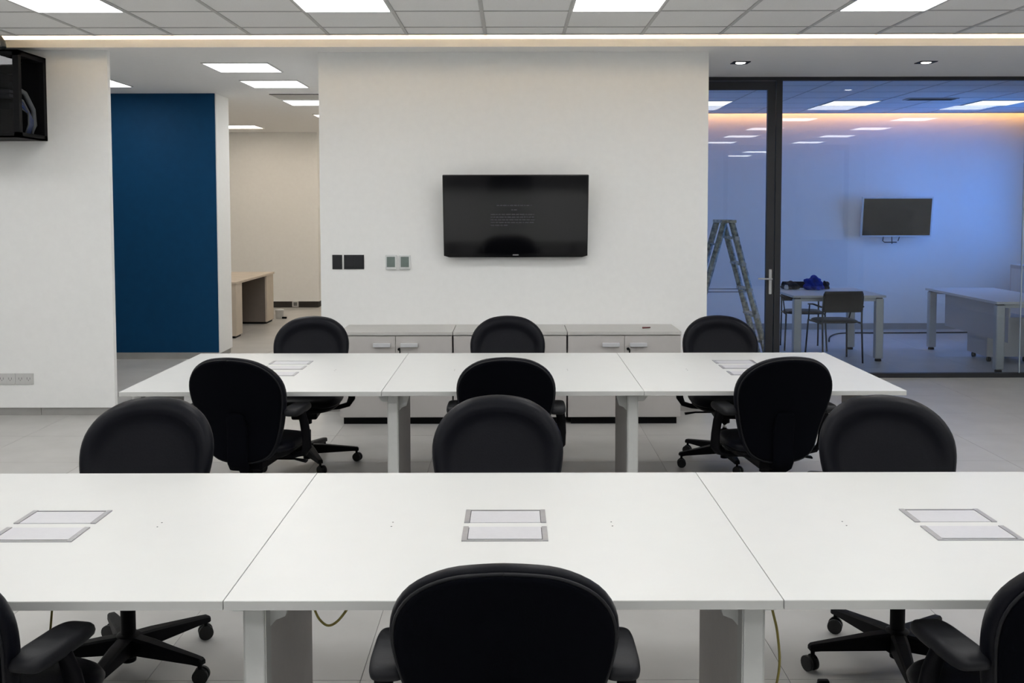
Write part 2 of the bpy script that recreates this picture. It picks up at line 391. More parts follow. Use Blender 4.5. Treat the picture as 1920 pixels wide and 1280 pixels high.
def downlight(x, y, label):
    t = thing('downlight', label, 'spotlight', (x, y, ZS))
    MB().box(-.075, .075, -.075, -.045, -.006, .001).box(-.075, .075, .045, .075, -.006, .001).box(-.075, -.045, -.045, .045, -.006, .001).box(.045, .075, -.045, .045, -.006, .001).build('frame', 'black', t)
    MB().lathe([(.044, -.003), (.038, -.009), (.02, -.012)], n=20).build('lamp', 'spot', t)
downlight(2.03, 8.95, 'square black recessed spotlight in the soffit in front of the glass door')
downlight(3.68, 8.95, 'square black recessed spotlight in the soffit in front of the wide glass pane')

h = thing('ceiling_hatch', 'grey access panel with a dark edge in the corridor ceiling', 'access panel', (-2.3, 11.62, ZS))
bx(-.45, .45, -.26, -.235, -.006, .002).build('dark_edge', 'black', h); bx(-.45, .45, -.235, .24, -.004, .002).build('cover', 'grid', h)

# ================================================================ TABLES
def lid(parent, x, y, w=.255, d=.13, flip=1):
    z = .74
    g = bx(x-w/2+.014, x+w/2-.014, y-d/2+.003, y+d/2-.003, z-.004, z+.0006).build('lid_gap', 'gap', parent)
    f = MB().box(x-w/2, x-w/2+.016, y-d/2, y+d/2, z-.002, z+.0035).box(x+w/2-.016, x+w/2, y-d/2, y+d/2, z-.002, z+.0035)
    if flip > 0: f.box(x-w/2+.016, x+w/2-.016, y-d/2, y-d/2+.010, z-.002, z+.0025)
    else: f.box(x-w/2+.016, x+w/2-.016, y+d/2-.006, y+d/2, z-.002, z+.0025)
    fo = f.build('lid_frame', 'alu', parent)
    if flip > 0: bx(x-w/2+.018, x+w/2-.018, y-d/2+.017, y+d/2-.002, z, z+.0025).build('power_lid', 'lid', parent)
    else: bx(x-w/2+.018, x+w/2-.018, y-d/2+.002, y+d/2-.013, z, z+.0025).build('power_lid', 'lid', parent)

def bench(label, cx, y0, y1, lids):
    t = thing('bench_table', label, 'table', (cx, y0, 0), 0, None)
    D = y1-y0; mids = (-1.4, 0, 1.4)
    for m in mids:
        x0, x1 = m-.7+.0012, m+.7-.0012
        tp = bx(x0, x1, 0, D, .7155, .740, bev=.0012).build('tabletop', 'top', t)
        for q in (-.0006, D+.0006): bx(x0+.001, x1-.001, q-.0006, q+.0006, .7165, .7385).build('edge_band', 'edge', tp)
        bx(m-.53, m+.53, D/2-.14, D/2+.14, .645, .655).build('cable_tray', 'tray', t)
        for q in (-.14, .14): bx(m-.53, m+.53, D/2+q-.002, D/2+q+.002, .655, .712).build('tray_side', 'tray', t)
        for yy in (.30, D-.34): bx(m-.64, m+.64, yy, yy+.04, .685, .7155).build('beam', 'leg', t)
        for yy, fl in lids: lid(t, m, yy-y0, flip=fl)
        for sx in (-.35, .33):
            for sy in (-.02, .02): MB().lathe([(.0025, .7395), (.0025, .7406)], m+sx, D/2+sy, 8).build('screw_hole', 'gap', t)
    # legs: slim riser panels under the joints and at the two ends
    for lx, s in ((-.655, 1), (.655, -1), (-2.05, 1), (2.05, -1)):
        yy = .12; ye = .75 if D < 1.3 else .83
        leg = MB().box(lx-.027, lx+.027, yy, yy+.06, .012, .7155, bev=.004).build('leg', 'leg', t)
        for q in (-1, 1): bx(*sorted((lx+q*.0272, lx+q*.030)), yy+.004, yy+.056, .02, .71).build('leg_groove', 'edge', leg)
        bx(lx-.022, lx+.022, yy+.06, ye, .02, .70).build('cable_riser', 'legdark', leg)
        if abs(lx) < 1: MB().prism([(lx-s*.085, .7155), (lx-s*.028, .7155), (lx-s*.028, .66), (lx-s*.06, .66), (lx-s*.085, .69)], 'y', yy+.012, yy+.05).build('bracket', 'leg', leg)
        MB().prism([(lx+s*.028, .7155), (lx+s*.085, .7155), (lx+s*.085, .68), (lx+s*.07, .63), (lx+s*.045, .62), (lx+s*.028, .60)], 'y', yy+.05, yy+.075).build('hinge_cover', 'leg', leg)
        bx(lx-.035, lx+.035, yy-.005, ye, 0, .014).build('foot', 'leg', leg)
    return t
bench('long white bench table with paired power lids, yellow cables hanging under it', -.024, 2.44, 3.64, ((2.945, 1), (3.115, -1)))
bench('long white bench table standing between the low cabinets and the other bench', 0, 5.268, 6.668, ((5.83, 1), (6.06, 1), (6.26, -1)))

# ================================================================ TASK CHAIRS
PROF = [(0, .957), (.09, .949), (.145, .932), (.190, .905), (.222, .874), (.246, .834), (.258, .790), (.259, .742), (.252, .690), (.238, .63), (.220, .555), (.197, .475), (.168, .42), (.12, .387), (.06, .373), (0, .369)]
def outline(n=72):
    pts = [Vector(p) for p in PROF]; full = pts+[Vector((-p.x, p.y)) for p in reversed(pts[1:-1])]
    N = len(full); dense = []
    for i in range(N):
        a, b, c, d = full[i-1], full[i], full[(i+1) % N], full[(i+2) % N]
        for k in range(8):
            t = k/8; dense.append(.5*((2*b)+(c-a)*t+(2*a-5*b+4*c-d)*t*t+(3*b-a-3*c+d)*t**3))
    L = [0]
    for i in range(len(dense)): L.append(L[-1]+(dense[(i+1) % len(dense)]-dense[i]).length)
    out = []
    for k in range(n):
        q = L[-1]*k/n; i = max(j for j in range(len(dense)) if L[j] <= q)
        f = (q-L[i])/max(1e-9, L[i+1]-L[i]); out.append(dense[i].lerp(dense[(i+1) % len(dense)], f))
    return out
OUT = outline()
def backy(x, z):
    t = (z-.37)/.587
    return -.232-.115*t*t-.03*t+.022*math.exp(-((z-.56)/.11)**2)+.62*x*x
def disc(seq):
    c = Vector((0, .66)); R = []
    for s, off in seq[1:-1]:
        ring = []
        for p in OUT:
            q = c+(p-c)*s; ring.append((q.x, backy(q.x, q.y)+off, q.y))
        R.append(ring)
    return MB().rings(R, (0, backy(0, .66)+seq[0][1], .66), (0, backy(0, .66)+seq[-1][1], .66))
def sup(ax, ay, n, pw, cx=0, cy=0):
    o = []
    for k in range(n):
        t = 2*PI*k/n; c, s = math.cos(t), math.sin(t)
        o.append((cx+ax*math.copysign(abs(c)**(2/pw), c), cy+ay*math.copysign(abs(s)**(2/pw), s)))
    return o
def pad(ax, ay, prof, pw=3, cx=0, cy=0, n=40, zf=None):
    base = sup(ax, ay, n, pw); R = []
    for s, z in prof[1:-1]: R.append([(cx+x*s, cy+y*s, z+(zf(x*s, y*s) if zf else 0)) for x, y in base])
    return MB().rings(R, (cx, cy, prof[0][1]), (cx, cy, prof[-1][1]))

def make_chair():
    t = thing('task_chair', '', 'chair')
    cu = disc([(0, .040), (.2, .040), (.4, .039), (.58, .038), (.68, .039), (.74, .044), (.80, .057), (.86, .066), (.91, .066), (.95, .058), (.98, .045), (1.0, .027), (.997, .012), (.98, .002), (.945, -.002), (.5, -.002), (0, -.002)]).build('backrest_cushion', 'leather', t)
    sh = disc([(0, -.003), (.6, -.003), (.93, -.003), (.945, -.005), (.950, -.009), (.946, -.014), (.935, -.018), (.90, -.0205), (.6, -.021), (.3, -.021), (0, -.021)]).build('backrest_shell', 'fabric', t)
    c0 = Vector((0, .66)); pp = [c0+(q-c0)*.957 for q in OUT]; pp.append(pp[0])
    MB().sweep([(q.x, backy(q.x, q.y)-.008, q.y) for q in pp], (.0045, .0045), 8, up=(0, 1, 0)).build('edge_highlight', 'padm', cu)  # glossier bead added to carry the highlight line along the shell edge
    # vertical spine behind the back, curling under the seat
    P = []
    for z in (.655, .645, .625, .58, .53, .48, .43, .39): P.append((0, backy(0, z)-.030, z))
    P += [(0, -.235, .355), (0, -.18, .335), (0, -.10, .335)]
    sec = [(.030, .006), (.046, .012), (.052, .014)]+[(.055, .015)]*8
    MB().sweep(P, sec, 16, up=(0, 1, 0), power=4).build('back_support', 'fabric', t)
    # seat
    pad(.245, .235, [(0, .478), (.3, .478), (.6, .476), (.8, .474), (.9, .470), (.96, .461), (1.0, .445), (.985, .432), (.95, .425), (0, .425)], 3.2, 0, .02, 44, lambda x, y: -.10*max(0, y-.10)**1.0*(1 if y > .1 else 0)).build('seat_cushion', 'leather', t)
    pad(.240, .232, [(0, .424), (.5, .424), (.95, .4265), (.965, .420), (.93, .405), (.82, .385), (.62, .368), (.3, .362), (0, .362)], 3.0, 0, .02, 44, lambda x, y: -.08*max(0, y-.10)).build('seat_shell', 'plastic', t)
    bx(-.085, .085, -.15, .12, .318, .372, bev=.012).build('tilt_mechanism', 'plastic', t)
    MB().sweep([(.08, .02, .345), (.20, .03, .345), (.27, .03, .335)], [(.008, .006), (.008, .006), (.026, .008)], 10).build('lever', 'plastic', t)
    for s in (-1, 1):
        a = MB().sweep([(s*.12, 0, .372), (s*.22, -.01, .378), (s*.275, -.02, .392), (s*.297, -.035, .43), (s*.300, -.055, .50), (s*.296, -.075, .575), (s*.288, -.09, .63), (s*.28, -.10, .65)], [(.03, .014), (.03, .014), (.028, .015), (.026, .015), (.024, .014), (.024, .014), (.028, .016), (.034, .018)], 14, up=(0, 1, 0) if False else (0, 0, 1), power=3).build('arm_post', 'plastic', t)
        pad(.047, .130, [(0, .673), (.4, .673), (.75, .672), (.9, .669), (.97, .662), (1.0, .651), (.97, .641), (.8, .630), (.5, .622), (0, .620)], 4.2, s*.270, -.105, 40, lambda x, y: -1.2*max(0, y-.05)**2).build('arm_pad', 'padm', t)
    # gas lift and star base
    MB().lathe([(.026, .032), (.027, .04), (.027, .225), (.024, .228)]).build('column_sleeve', 'plastic', t)
    MB().lathe([(.0145, .226), (.0145, .27)]).build('gas_piston', 'chrome', t)
    MB().lathe([(.024, .268), (.034, .272), (.034, .32)]).build('column_collar', 'plastic', t)
    MB().lathe([(.04, .055), (.05, .062), (.05, .115), (.042, .135), (.03, .140)]).build('hub', 'plastic', t)
    w = MB().sweep([(-.020, 0, .029), (-.006, 0, .029)], [(.0285, .0285)]*2, 18).sweep([(.006, 0, .029), (.020, 0, .029)], [(.0285, .0285)]*2, 18)
    wheel_me = w.mesh('wheel', 'rubber')
    hood = MB()
    hp = [(-.0, .030)]+[(.026*math.cos(a), .030+.030*math.sin(a)) for a in [PI*k/10 for k in range(-1, 9)]]
    hood.prism([(y, z) for y, z in hp], 'x', -.006, .006); hood.cyl((0, 0, .05), (0, 0, .085), .008)
    hood_me = hood.mesh('caster', 'plastic')
    arm = MB()
    R_ = []
    for r, w_, zt, zb in ((.03, .030, .132, .070), (.10, .029, .127, .072), (.20, .024, .115, .074), (.305, .019, .103, .076), (.334, .017, .099, .074), (.342, .014, .094, .076)):
        R_.append([(r, -w_, zb), (r, w_, zb), (r, w_*.96, zt-.006), (r, w_*.6, zt), (r, -w_*.6, zt), (r, -w_*.96, zt-.006)])
    arm.rings(R_, (.03, 0, .10), (.344, 0, .085)); arm.sm = [False]*len(arm.sm)
    arm_me = arm.mesh('base_leg', 'plastic')
    for k in range(5):
        a = 2*PI*k/5+PI/2+.22
        l = inst('base_leg', arm_me, t, (0, 0, 0), a)
        cst = inst('caster', hood_me, l, (.328, 0, 0), (1.1, 2.3, .3, -1.2, 2.0)[k])
        cst2 = inst('wheel_pair', wheel_me, l, (.328+.012*math.cos((1.1, 2.3, .3, -1.2, 2.0)[k]), .012*math.sin((1.1, 2.3, .3, -1.2, 2.0)[k]), 0), (1.1, 2.3, .3, -1.2, 2.0)[k])
    return t
chair = make_chair()
CH = [  # x, y, facing, base angle, label
 (-.020, 2.45, 0, 20, 'black task chair seen from behind at the middle of the bench with yellow cables'),
 (-1.37, 2.54, -.19, 0, 'black task chair seen from behind, with a yellow cable loop by its armrest'),
 (1.322, 2.53, .13, 10, 'black task chair seen from behind, nearest the black plugs on the floor'),
 (-.055, 3.67, PI+.02, 30, 'black task chair facing us over the middle of the yellow-cabled bench, padded front visible'),
 (-1.435, 3.64, PI+.02, 50, 'black task chair facing us over the yellow-cabled bench, slightly turned, near the socket wall'),
 (1.440, 3.66, PI-.16, 42, 'black task chair facing us over the yellow-cabled bench, its end towards the glass partition'),
 (-.035, 5.40, .0, 30, 'black task chair seen from behind at the middle of the bench by the low cabinets'),
 (-1.40, 5.40, -.14, 18, 'black task chair seen from behind at the cabinet-side bench, blue wall end'),
 (1.385, 5.40, .10, 200, 'black task chair seen from behind at the cabinet-side bench, glass partition end'),
 (-.035, 6.64, PI, 30, 'black task chair facing us directly in front of the middle low cabinet, below the television'),
 (-1.385, 6.64, PI+.05, 8, 'black task chair facing us between bench and low cabinets, in front of the corridor'),
 (1.425, 6.64, PI-.06, 200, 'black task chair facing us between bench and low cabinets, in front of the ladder'),
]
def spin(root, deg):
    k = 0
    for ch in root.children:
        if ch.name.split('.')[0] == 'base_leg':
            ch.rotation_euler = (0, 0, math.radians(deg+72*k)-root.rotation_euler[2]); k += 1
for i, (x, y, r, ba, lb) in enumerate(CH):
    if i == 0:
        chair.location = (x, y, 0); chair.rotation_euler = (0, 0, r); chair['label'] = lb; chair['group'] = 'task chairs around the bench tables'; o = chair
    else: o = dup(chair, (x, y, 0), r, lb, 'task chairs around the bench tables')
    spin(o, ba)
dup(chair, (6.30, 10.95, 0), PI/2, 'black task chair behind the desk in the glass room, only its base showing', None)

# ================================================================ LOW CABINETS
CY0 = 7.82
def cabinet(x, label, parts_visible=True):
    w = .90
    t = thing('low_cabinet', label, 'cabinet', (x, CY0, 0), 0, 'low cabinets under the television')
    bx(-w/2+.004, w/2-.004, .019, .47, .055, .712).build('body', 'cab', t)
    bx(-w/2+.03, w/2-.03, .035, .45, 0, .055).build('plinth', 'black', t)
    bx(-w/2+.001, w/2-.001, -.002, .50, .712, .738, bev=.002).build('top_board', 'cabtop', t)
    for s in (-1, 1):
        x0, x1 = sorted((s*.002, s*(w/2-.006)))
        d = bx(x0, x1, 0, .018, .06, .704, bev=.0015).build('door', 'cab', t)
        hx = s*.108
        MB().box(hx-.068, hx+.068, -.024, -.018, .620, .648, bev=.002).box(hx-.066, hx+.066, -.020, .001, .644, .650).build('handle', 'silver', d)
        if s > 0:
            k = MB().cyl((.028, -.012, .602), (.028, .002, .602), .011).build('lock', 'black', d)
            MB().box(.030, .040, -.030, -.012, .594, .606, bev=.002).box(.032, .042, -.034, -.026, .566, .598, bev=.002).build('key', 'black', d)
    return t
cabinet(-.924, 'pale grey two-door low cabinet with a black key, at the corridor end of its row')
cabinet(-.021, 'pale grey two-door low cabinet, the middle one of three, below the television')
cabinet(.882, 'pale grey two-door low cabinet with a black key, at the end by the glass door')
mk = MB().cyl((1.05, 8.02, .745), (1.115, 8.045, .744), .007, .005).build('marker_pen', 'red'); tag(mk, 'small reddish pen lying on the low cabinet by the glass door', 'pen')

# ================================================================ WALL DEVICES
tv = thing('television', 'large black wall television with faint text on its dark screen', 'television', (.026, YC-.135, 1.648))
tv.rotation_euler = (math.radians(11), 0, 0)
bx(-.595, .595, -.012, .02, -.335, .340, bev=.006).build('bezel', 'tvbez', tv)
bx(-.583, .583, -.0135, -.011, -.312, .330).build('screen', 'screen', tv)
MB().prism([(-.595, -.333), (.595, -.333), (.55, -.347), (-.55, -.347)], 'y', -.012, .02).build('lower_lip', 'tvbez', tv)
bx(-.024, .024, -.0150, -.0118, -.331, -.323).build('badge', 'logo', tv)
bx(-.25, .25, .02, .075, -.2, .05).build('wall_mount', 'black', tv)
tx = MB()
def words(x0, x1, z, h):
    x = x0
    while x < x1-.01:
        w = random.uniform(.012, .042); w = min(w, x1-x); tx.box(x, x+w, -.0142, -.0134, z, z+h); x += w+.006
words(-.155, .145, .085, .009); words(-.035, .025, .048, .010)
for k, (a, b) in enumerate(((-.205, .155), (-.205, .150), (-.205, .165), (-.205, .165), (-.205, -.05))): words(a, b, .010-k*.0225, .009)
tx.build('screen_text', 'text', tv, kind='stuff')

def plate(name, label, cat, x, z, w, h, m, y=None):
    y = YC if y is None else y
    t = thing(name, label, cat, (x, y, z))
    return t
def px(u, v, Y):   # pixel on a vertical plane at depth Y -> x, z
    ph = math.radians(3.06); fx, fu = (u-961)/F_PX, -(v-488)/F_PX
    dy = math.cos(ph)+fu*math.sin(ph); dz = -math.sin(ph)+fu*math.cos(ph)
    return fx*Y/dy, 1.72+dz*Y/dy
x, z = px(632.5, 490.5, YC)
t = thing('light_switch', 'small black single switch plate on the television wall', 'switch', (x, YC, z))
bx(-.041, .041, -.008, 0, -.06, .06, bev=.002).build('plate', 'switch', t); bx(-.031, .031, -.011, -.008, -.048, .048, bev=.002).build('rocker', 'switch', t)
x, z = px(664, 490.5, YC)
t = thing('light_switch', 'wide black double switch plate on the television wall', 'switch', (x, YC, z))
bx(-.084, .084, -.008, 0, -.06, .06, bev=.002).build('plate', 'switch', t)
for s in (-.041, .041): bx(s-.036, s+.036, -.011, -.008, -.048, .048, bev=.002).build('rocker', 'switch', t)
for u, lb in ((733.5, 'white thermostat with a grey display, next to the black switches'), (759.5, 'white thermostat with a grey display, next to the television')):
    x, z = px(u, 490.5, YC)
    t = thing('thermostat', lb, 'thermostat', (x, YC, z))
    bx(-.046, .046, -.022, 0, -.063, .060, bev=.006).build('casing', 'thermo', t); bx(-.034, .034, -.0235, -.021, -.042, .044).build('display', 'lcd', t)
for u, lb in ((46.5, 'pale double socket plate low on the white wall, the one by the wall end'), (12, 'pale double socket plate low on the white wall, the one under the equipment rack')):
    x, z = px(u, 708.5, YW)
    t = thing('wall_socket', lb, 'socket', (x, YW, z))
    bx(-.074, .074, -.009, 0, -.047, .047, bev=.003).build('plate', 'plate', t)
    for s in (-.034, .034):
        q = bx(s-.029, s+.029, -.011, -.009, -.034, .034, bev=.002).build('socket', 'plate', t)
        MB().box(s-.014, s-.010, -.0114, -.0108, -.004, .014).box(s+.010, s+.014, -.0114, -.0108, -.004, .014).box(s-.002, s+.002, -.0114, -.0108, -.016, -.004).build('hole', 'platedk', q)
x, z = px(553.5, 570, YF)
t = thing('wall_socket', 'white socket plate in the dark skirting of the far room', 'socket', (x, YF+.015, .06))
bx(-.055, .055, -.012, 0, -.05, .055, bev=.003).build('plate', 'plate', t); bx(-.03, .03, -.014, -.011, -.03, .03).build('insert', 'platedk', t)

# equipment rack -----------------------------------------------------------
RX1, RX0, RY0, RZ0, RZ1 = -3.80, -4.42, 7.74, 2.265, 2.935
rk = thing('equipment_rack', 'black wall mounted network rack full of cables, hung high on the white wall', 'rack', (RX0, YW, RZ0))
def rb(*a): return MB().box(a[0]-RX0, a[1]-RX0, a[2]-YW, a[3]-YW, a[4]-RZ0, a[5]-RZ0)
f = MB()
for xa in (RX0, RX1-.045):
    for ya in (RY0, YW-.05): f.box(xa-RX0, xa+.045-RX0, ya-YW, ya+.045-YW, 0, RZ1-RZ0)
for za in (RZ0, RZ1-.04):
    for xa in (RX0, RX1-.035): f.box(xa-RX0, xa+.035-RX0, RY0-YW, 0, za-RZ0, za+.04-RZ0)
    for ya in (RY0, YW-.045): f.box(0, RX1-RX0, ya-YW, ya+.04-YW, za-RZ0, za+.04-RZ0)
f.build('frame', 'black', rk)
rb(RX0, RX1, YW-.012, YW, RZ0, RZ1).build('back_panel', 'black', rk)
rb(RX0, RX1, RY0, YW, RZ1-.012, RZ1).build('top_panel', 'black', rk)
rb(RX0, RX1, RY0, YW, RZ0, RZ0+.012).build('bottom_panel', 'black', rk)
rb(RX0+.045, RX1-.045, RY0+.006, RY0+.011, RZ0+.04, RZ1-.04).build('door_glass', 'smoked', rk)
for k, zz in enumerate((2.62, 2.585, 2.50)):
    rb(RX0+.06, RX1-.12, RY0+.09, RY0+.22, zz, zz+(.022 if k < 2 else .04)).build('patch_panel', ('lid', 'lid', 'tray')[k], rk)
for k in range(7):
    q = k*.012
    MB().sweep([(RX1-.10-RX0-.02*k % .05, RY0+.14+q-YW, .34-q), (RX1-.07-RX0, RY0+.20+q-YW, .30-q*1.2), (RX1-.06-RX0, RY0+.27+q-YW, .22-q), (RX1-.065-RX0, RY0+.28+q-YW, .12), (RX1-.09-RX0, RY0+.27+q-YW, .04)], (.008, .008), 8).build('cable', 'bluecable' if k % 2 else 'conduit', rk)
MB().sweep([(RX1-.12-RX0, RY0+.10-YW, .42), (RX1-.06-RX0, RY0+.22-YW, .36), (RX1-.05-RX0, RY0+.33-YW, .24), (RX1-.055-RX0, RY0+.36-YW, .12), (RX1-.08-RX0, RY0+.34-YW, .03)], (.018, .018), 10).build('conduit', 'conduit', rk)
cd = thing('cable_conduit', 'bundle of dark flexible conduits running from the rack top into the ceiling cove', 'conduit', (-3.93, 7.78, 2.954))
for k in range(4):
    MB().sweep([(-.05*k, .02*k, 0), (-.05*k-.01, .02, .04), (-.05*k-.05, .05, .08), (-.09-.05*k, .08, .13), (-.16-.05*k, .12, .24)], (.022, .022), 8).build('conduit', 'black' if k % 2 else 'conduit', cd)

# ================================================================ CABLES UNDER THE BENCH
def cable(name, label, pts, r=.0035, m='yellow'):
    P = [Vector(p) for p in pts]; out = []
    for i in range(len(P)-1):
        a, b, c, d = P[max(i-1, 0)], P[i], P[i+1], P[min(i+2, len(P)-1)]
        for k in range(6):
            t = k/6; out.append(.5*((2*b)+(c-a)*t+(2*a-5*b+4*c-d)*t*t+(3*b-a-3*c+d)*t**3))
    out.append(P[-1]); o = MB().sweep(out, (r, r), 8).build(name, m); tag(o, label, 'cable'); return o
cable('network_cable', 'thin yellow cable sagging in a short loop under the bench edge', [(-0.566, 2.70, 0.713), (-0.559, 2.70, 0.650), (-0.548, 2.70, 0.610), (-0.534, 2.70, 0.582), (-0.512, 2.70, 0.566), (-0.487, 2.70, 0.577), (-0.460, 2.70, 0.610), (-0.443, 2.70, 0.645), (-0.435, 2.70, 0.713)])
cable('network_cable', 'yellow cable dropping from the bench joint to the floor beside the black plugs', [(.695, 2.645, .70), (.70, 2.645, .64), (.718, 2.65, .56), (.725, 2.66, .45), (.705, 2.72, .28), (.68, 2.85, .10), (.72, 3.05, .02), (.80, 3.3, .005), (.95, 3.47, .005), (1.04, 3.50, .005)])
cable('network_cable', 'yellow cable looping beside the armrest of the chair next to the socket wall', [(-1.66, 2.84, 0.713), (-1.583, 2.84, 0.591), (-1.485, 2.84, 0.488), (-1.440, 2.84, 0.440), (-1.399, 2.84, 0.416), (-1.365, 2.84, 0.419), (-1.351, 2.84, 0.464), (-1.341, 2.84, 0.543), (-1.338, 2.84, 0.590), (-1.336, 2.84, 0.713)])
for dx, dy, lb in ((1.02, 3.40, 'small black plug on the floor at the end of the yellow cable'), (1.115, 3.50, 'small black plug with a short dark lead on the floor by the chair base')):
    t = thing('cable_plug', lb, 'plug', (dx, dy, 0))
    bx(-.02, .02, -.012, .012, 0, .022, bev=.005).build('plug_body', 'black', t)
    MB().cyl((.018, -.004, .011), (.032, -.004, .011), .003).cyl((.018, .004, .011), (.032, .004, .011), .003).build('pins', 'alu', t)
    MB().sweep([(-.018, 0, .010), (-.04, -.02, .008), (-.02, -.07, .006), (.06, -.11, .005)], (.004, .004), 8).build('lead', 'black', t)

# ================================================================ GLASS ROOM CONTENTS
def desk(name, label, x0, x1, y0, y1, cat='desk'):
    t = thing(name, label, cat, ((x0+x1)/2, (y0+y1)/2, 0))
    hx, hy = (x1-x0)/2, (y1-y0)/2
    bx(-hx, hx, -hy, hy, .712, .738, bev=.002).build('tabletop', 'deskgl', t)
    for sx in (-1, 1):
        for sy in (-1, 1):
            cx, cy = sx*(hx-.06), sy*(hy-.06)
            l = bx(cx-.045, cx+.045, cy-.04, cy+.04, .03, .70, bev=.012).build('leg', 'deskleg', t)
            MB().box(cx-.03, cx+.03, cy-.03, cy+.03, .70, .712).build('leg_cap', 'black', l)
            MB().lathe([(.035, 0), (.035, .02), (.025, .03)], cx, cy, 14).build('foot', 'black', l)
    for sy in (-1, 1): bx(-hx+.1, hx-.1, sy*(hy-.06)-.02, sy*(hy-.06)+.02, .67, .71).build('rail', 'deskleg', t)
    return t
desk('square_desk', 'pale square desk in the glass room with a blue jacket on it', 3.10, 4.13, 10.98, 12.02)
t = desk('long_desk', 'pale long desk with a grey front panel behind the wide glass pane', 4.98, 5.80, 10.22, 12.0)
bx(-.24, -.222, -.80, .72, .30, .70).build('modesty_panel', 'cab', t)
t = thing('drawer_pedestal', 'grey drawer pedestal on casters under the long glass room desk', 'drawers', (5.42, 11.15, 0))
bx(-.20, .30, -.24, .24, .065, .50, bev=.003).build('body', 'cab', t)
for k in range(3): bx(.30, .318, -.235, .235, .07+k*.143, .208+k*.143, bev=.002).build('drawer', 'deskgl', t)
for sx in (-.15, .25):
    for sy in (-.18, .18): MB().cyl((sx-.015, sy, .03), (sx+.015, sy, .03), .028).box(sx-.01, sx+.01, sy-.01, sy+.01, .03, .066).build('caster', 'black', t)
t = thing('floor_unit', 'grey boxy floor standing unit by the window of the glass room', 'cabinet', (6.92, 12.9, 0))
bx(-.30, .30, -.35, .35, .04, .95, bev=.01).build('body', 'cab', t); bx(-.29, .29, -.34, .34, 0, .04).build('plinth', 'black', t); bx(-.305, -.300, -.30, .30, .5, .9).build('front_panel', 'deskgl', t)

def visitor_chair(label, x, y, rz):
    t = thing('visitor_chair', label, 'chair', (x, y, 0), rz, None)
    R_ = []
    for z, yy in ((.50, -.20), (.55, -.205), (.66, -.22), (.76, -.24), (.80, -.25)):
        pass
    b = MB()
    n = 10; front = []; rear = []
    for z, y0 in ((.56, -.205), (.60, -.212), (.68, -.225), (.76, -.24), (.795, -.247)):
        w = .225 if .58 < z < .79 else .21
        front.append([(w*(2*k/n-1), y0+.012-.25*(.225**2-(w*(2*k/n-1))**2)+.0, z) for k in range(n+1)])
    rows = len(front); vs_ = [p for r in front for p in r]; vs_ += [(p[0], p[1]-.014, p[2]) for p in vs_]
    N = rows*(n+1); fs_ = []
    for i in range(rows-1):
        for k in range(n):
            a = i*(n+1)+k; fs_.append((a, a+1, a+n+2, a+n+1)); fs_.append((a+N, a+N+n+1, a+N+n+2, a+N+1))
    for i in range(rows-1):
        a = i*(n+1); fs_.append((a, a+n+1, a+n+1+N, a+N)); a += n; fs_.append((a, a+N, a+n+1+N, a+n+1))
    for k in range(n):
        fs_.append((k, k+N, k+1+N, k+1)); a = (rows-1)*(n+1)+k; fs_.append((a, a+1, a+1+N, a+N))
    b.add(vs_, fs_, True); b.build('backrest', 'plastic', t)
    pad(.225, .215, [(0, .470), (.6, .470), (.9, .466), (.98, .458), (1.0, .447), (.97, .437), (0, .437)], 4, 0, .01, 32).build('seat', 'leather', t)
    for s in (-1, 1):
        MB().sweep([(s*.225, -.24, 0), (s*.222, -.205, .44), (s*.222, -.205, .56), (s*.222, -.235, .74)], (.010, .010), 10).build('rear_leg', 'black', t)
        MB().sweep([(s*.245, .235, 0), (s*.225, .20, .44)], (.010, .010), 10).build('front_leg', 'black', t)
        MB().sweep([(s*.225, -.20, .437), (s*.225, .20, .437)], (.010, .010), 8).build('side_rail', 'black', t)
        MB().sweep([(s*.235, -.20, .62), (s*.25, .0, .635), (s*.25, .12, .625)], (.018, .009), 10).build('armrest', 'plastic', t)
        MB().sweep([(s*.25, .10, .622), (s*.235, .17, .44)], (.008, .008), 8).build('arm_post', 'black', t)
    return t
visitor_chair('black visitor chair with its back to us, pulled up to the square glass room desk', 3.60, 11.10, .08)
visitor_chair('black visitor chair tucked under the far side of the square glass room desk', 3.52, 12.05, PI-.12)

# jacket and bag on the square desk
def lump(name, m, loc, scale, seed, amp, lab, cat):
    bm = bmesh.new(); bmesh.ops.create_icosphere(bm, subdivisions=4, radius=1)
    for v in bm.verts:
        p = v.co.copy(); d = noise.fractal(p*1.7+Vector((seed, 0, 0)), 1, 2, 4)*amp+.12*math.sin(7*p.x+5*p.z+seed)
        v.co = p*(1+d); v.co.x *= scale[0]; v.co.y *= scale[1]; v.co.z = max(v.co.z*scale[2]+scale[2]*.55, 0)
    me = bpy.data.meshes.new(name); bm.to_mesh(me); bm.free(); me.polygons.foreach_set('use_smooth', [True]*len(me.polygons)); me.materials.append(M[m])
    o = bpy.data.objects.new(name, me); C.objects.link(o); o.location = loc; tag(o, lab, cat)
lump('jacket', 'cloth', (3.57, 11.80, .739), (.115, .13, .10), 3, .22, 'crumpled royal blue jacket heaped on the square desk', 'jacket')
lump('backpack', 'bag', (3.32, 11.87, .739), (.10, .09, .060), 9, .18, 'slumped black bag lying beside the blue jacket', 'bag')
lump('black_cap', 'bag', (3.735, 11.87, .739), (.045, .06, .06), 5, .15, 'small black cloth item on the far side of the blue jacket', 'cloth')
mg = thing('desk_bottle', 'small white container standing on the corner of the square desk', 'container', (3.235, 11.75, .738))
MB().lathe([(.022, 0), (.025, .005), (.025, .04), (.018, .046)], n=16).build('body', 'plate', mg); MB().lathe([(.019, .046), (.019, .056), (.017, .058)], n=16).build('lid', 'plate', mg)

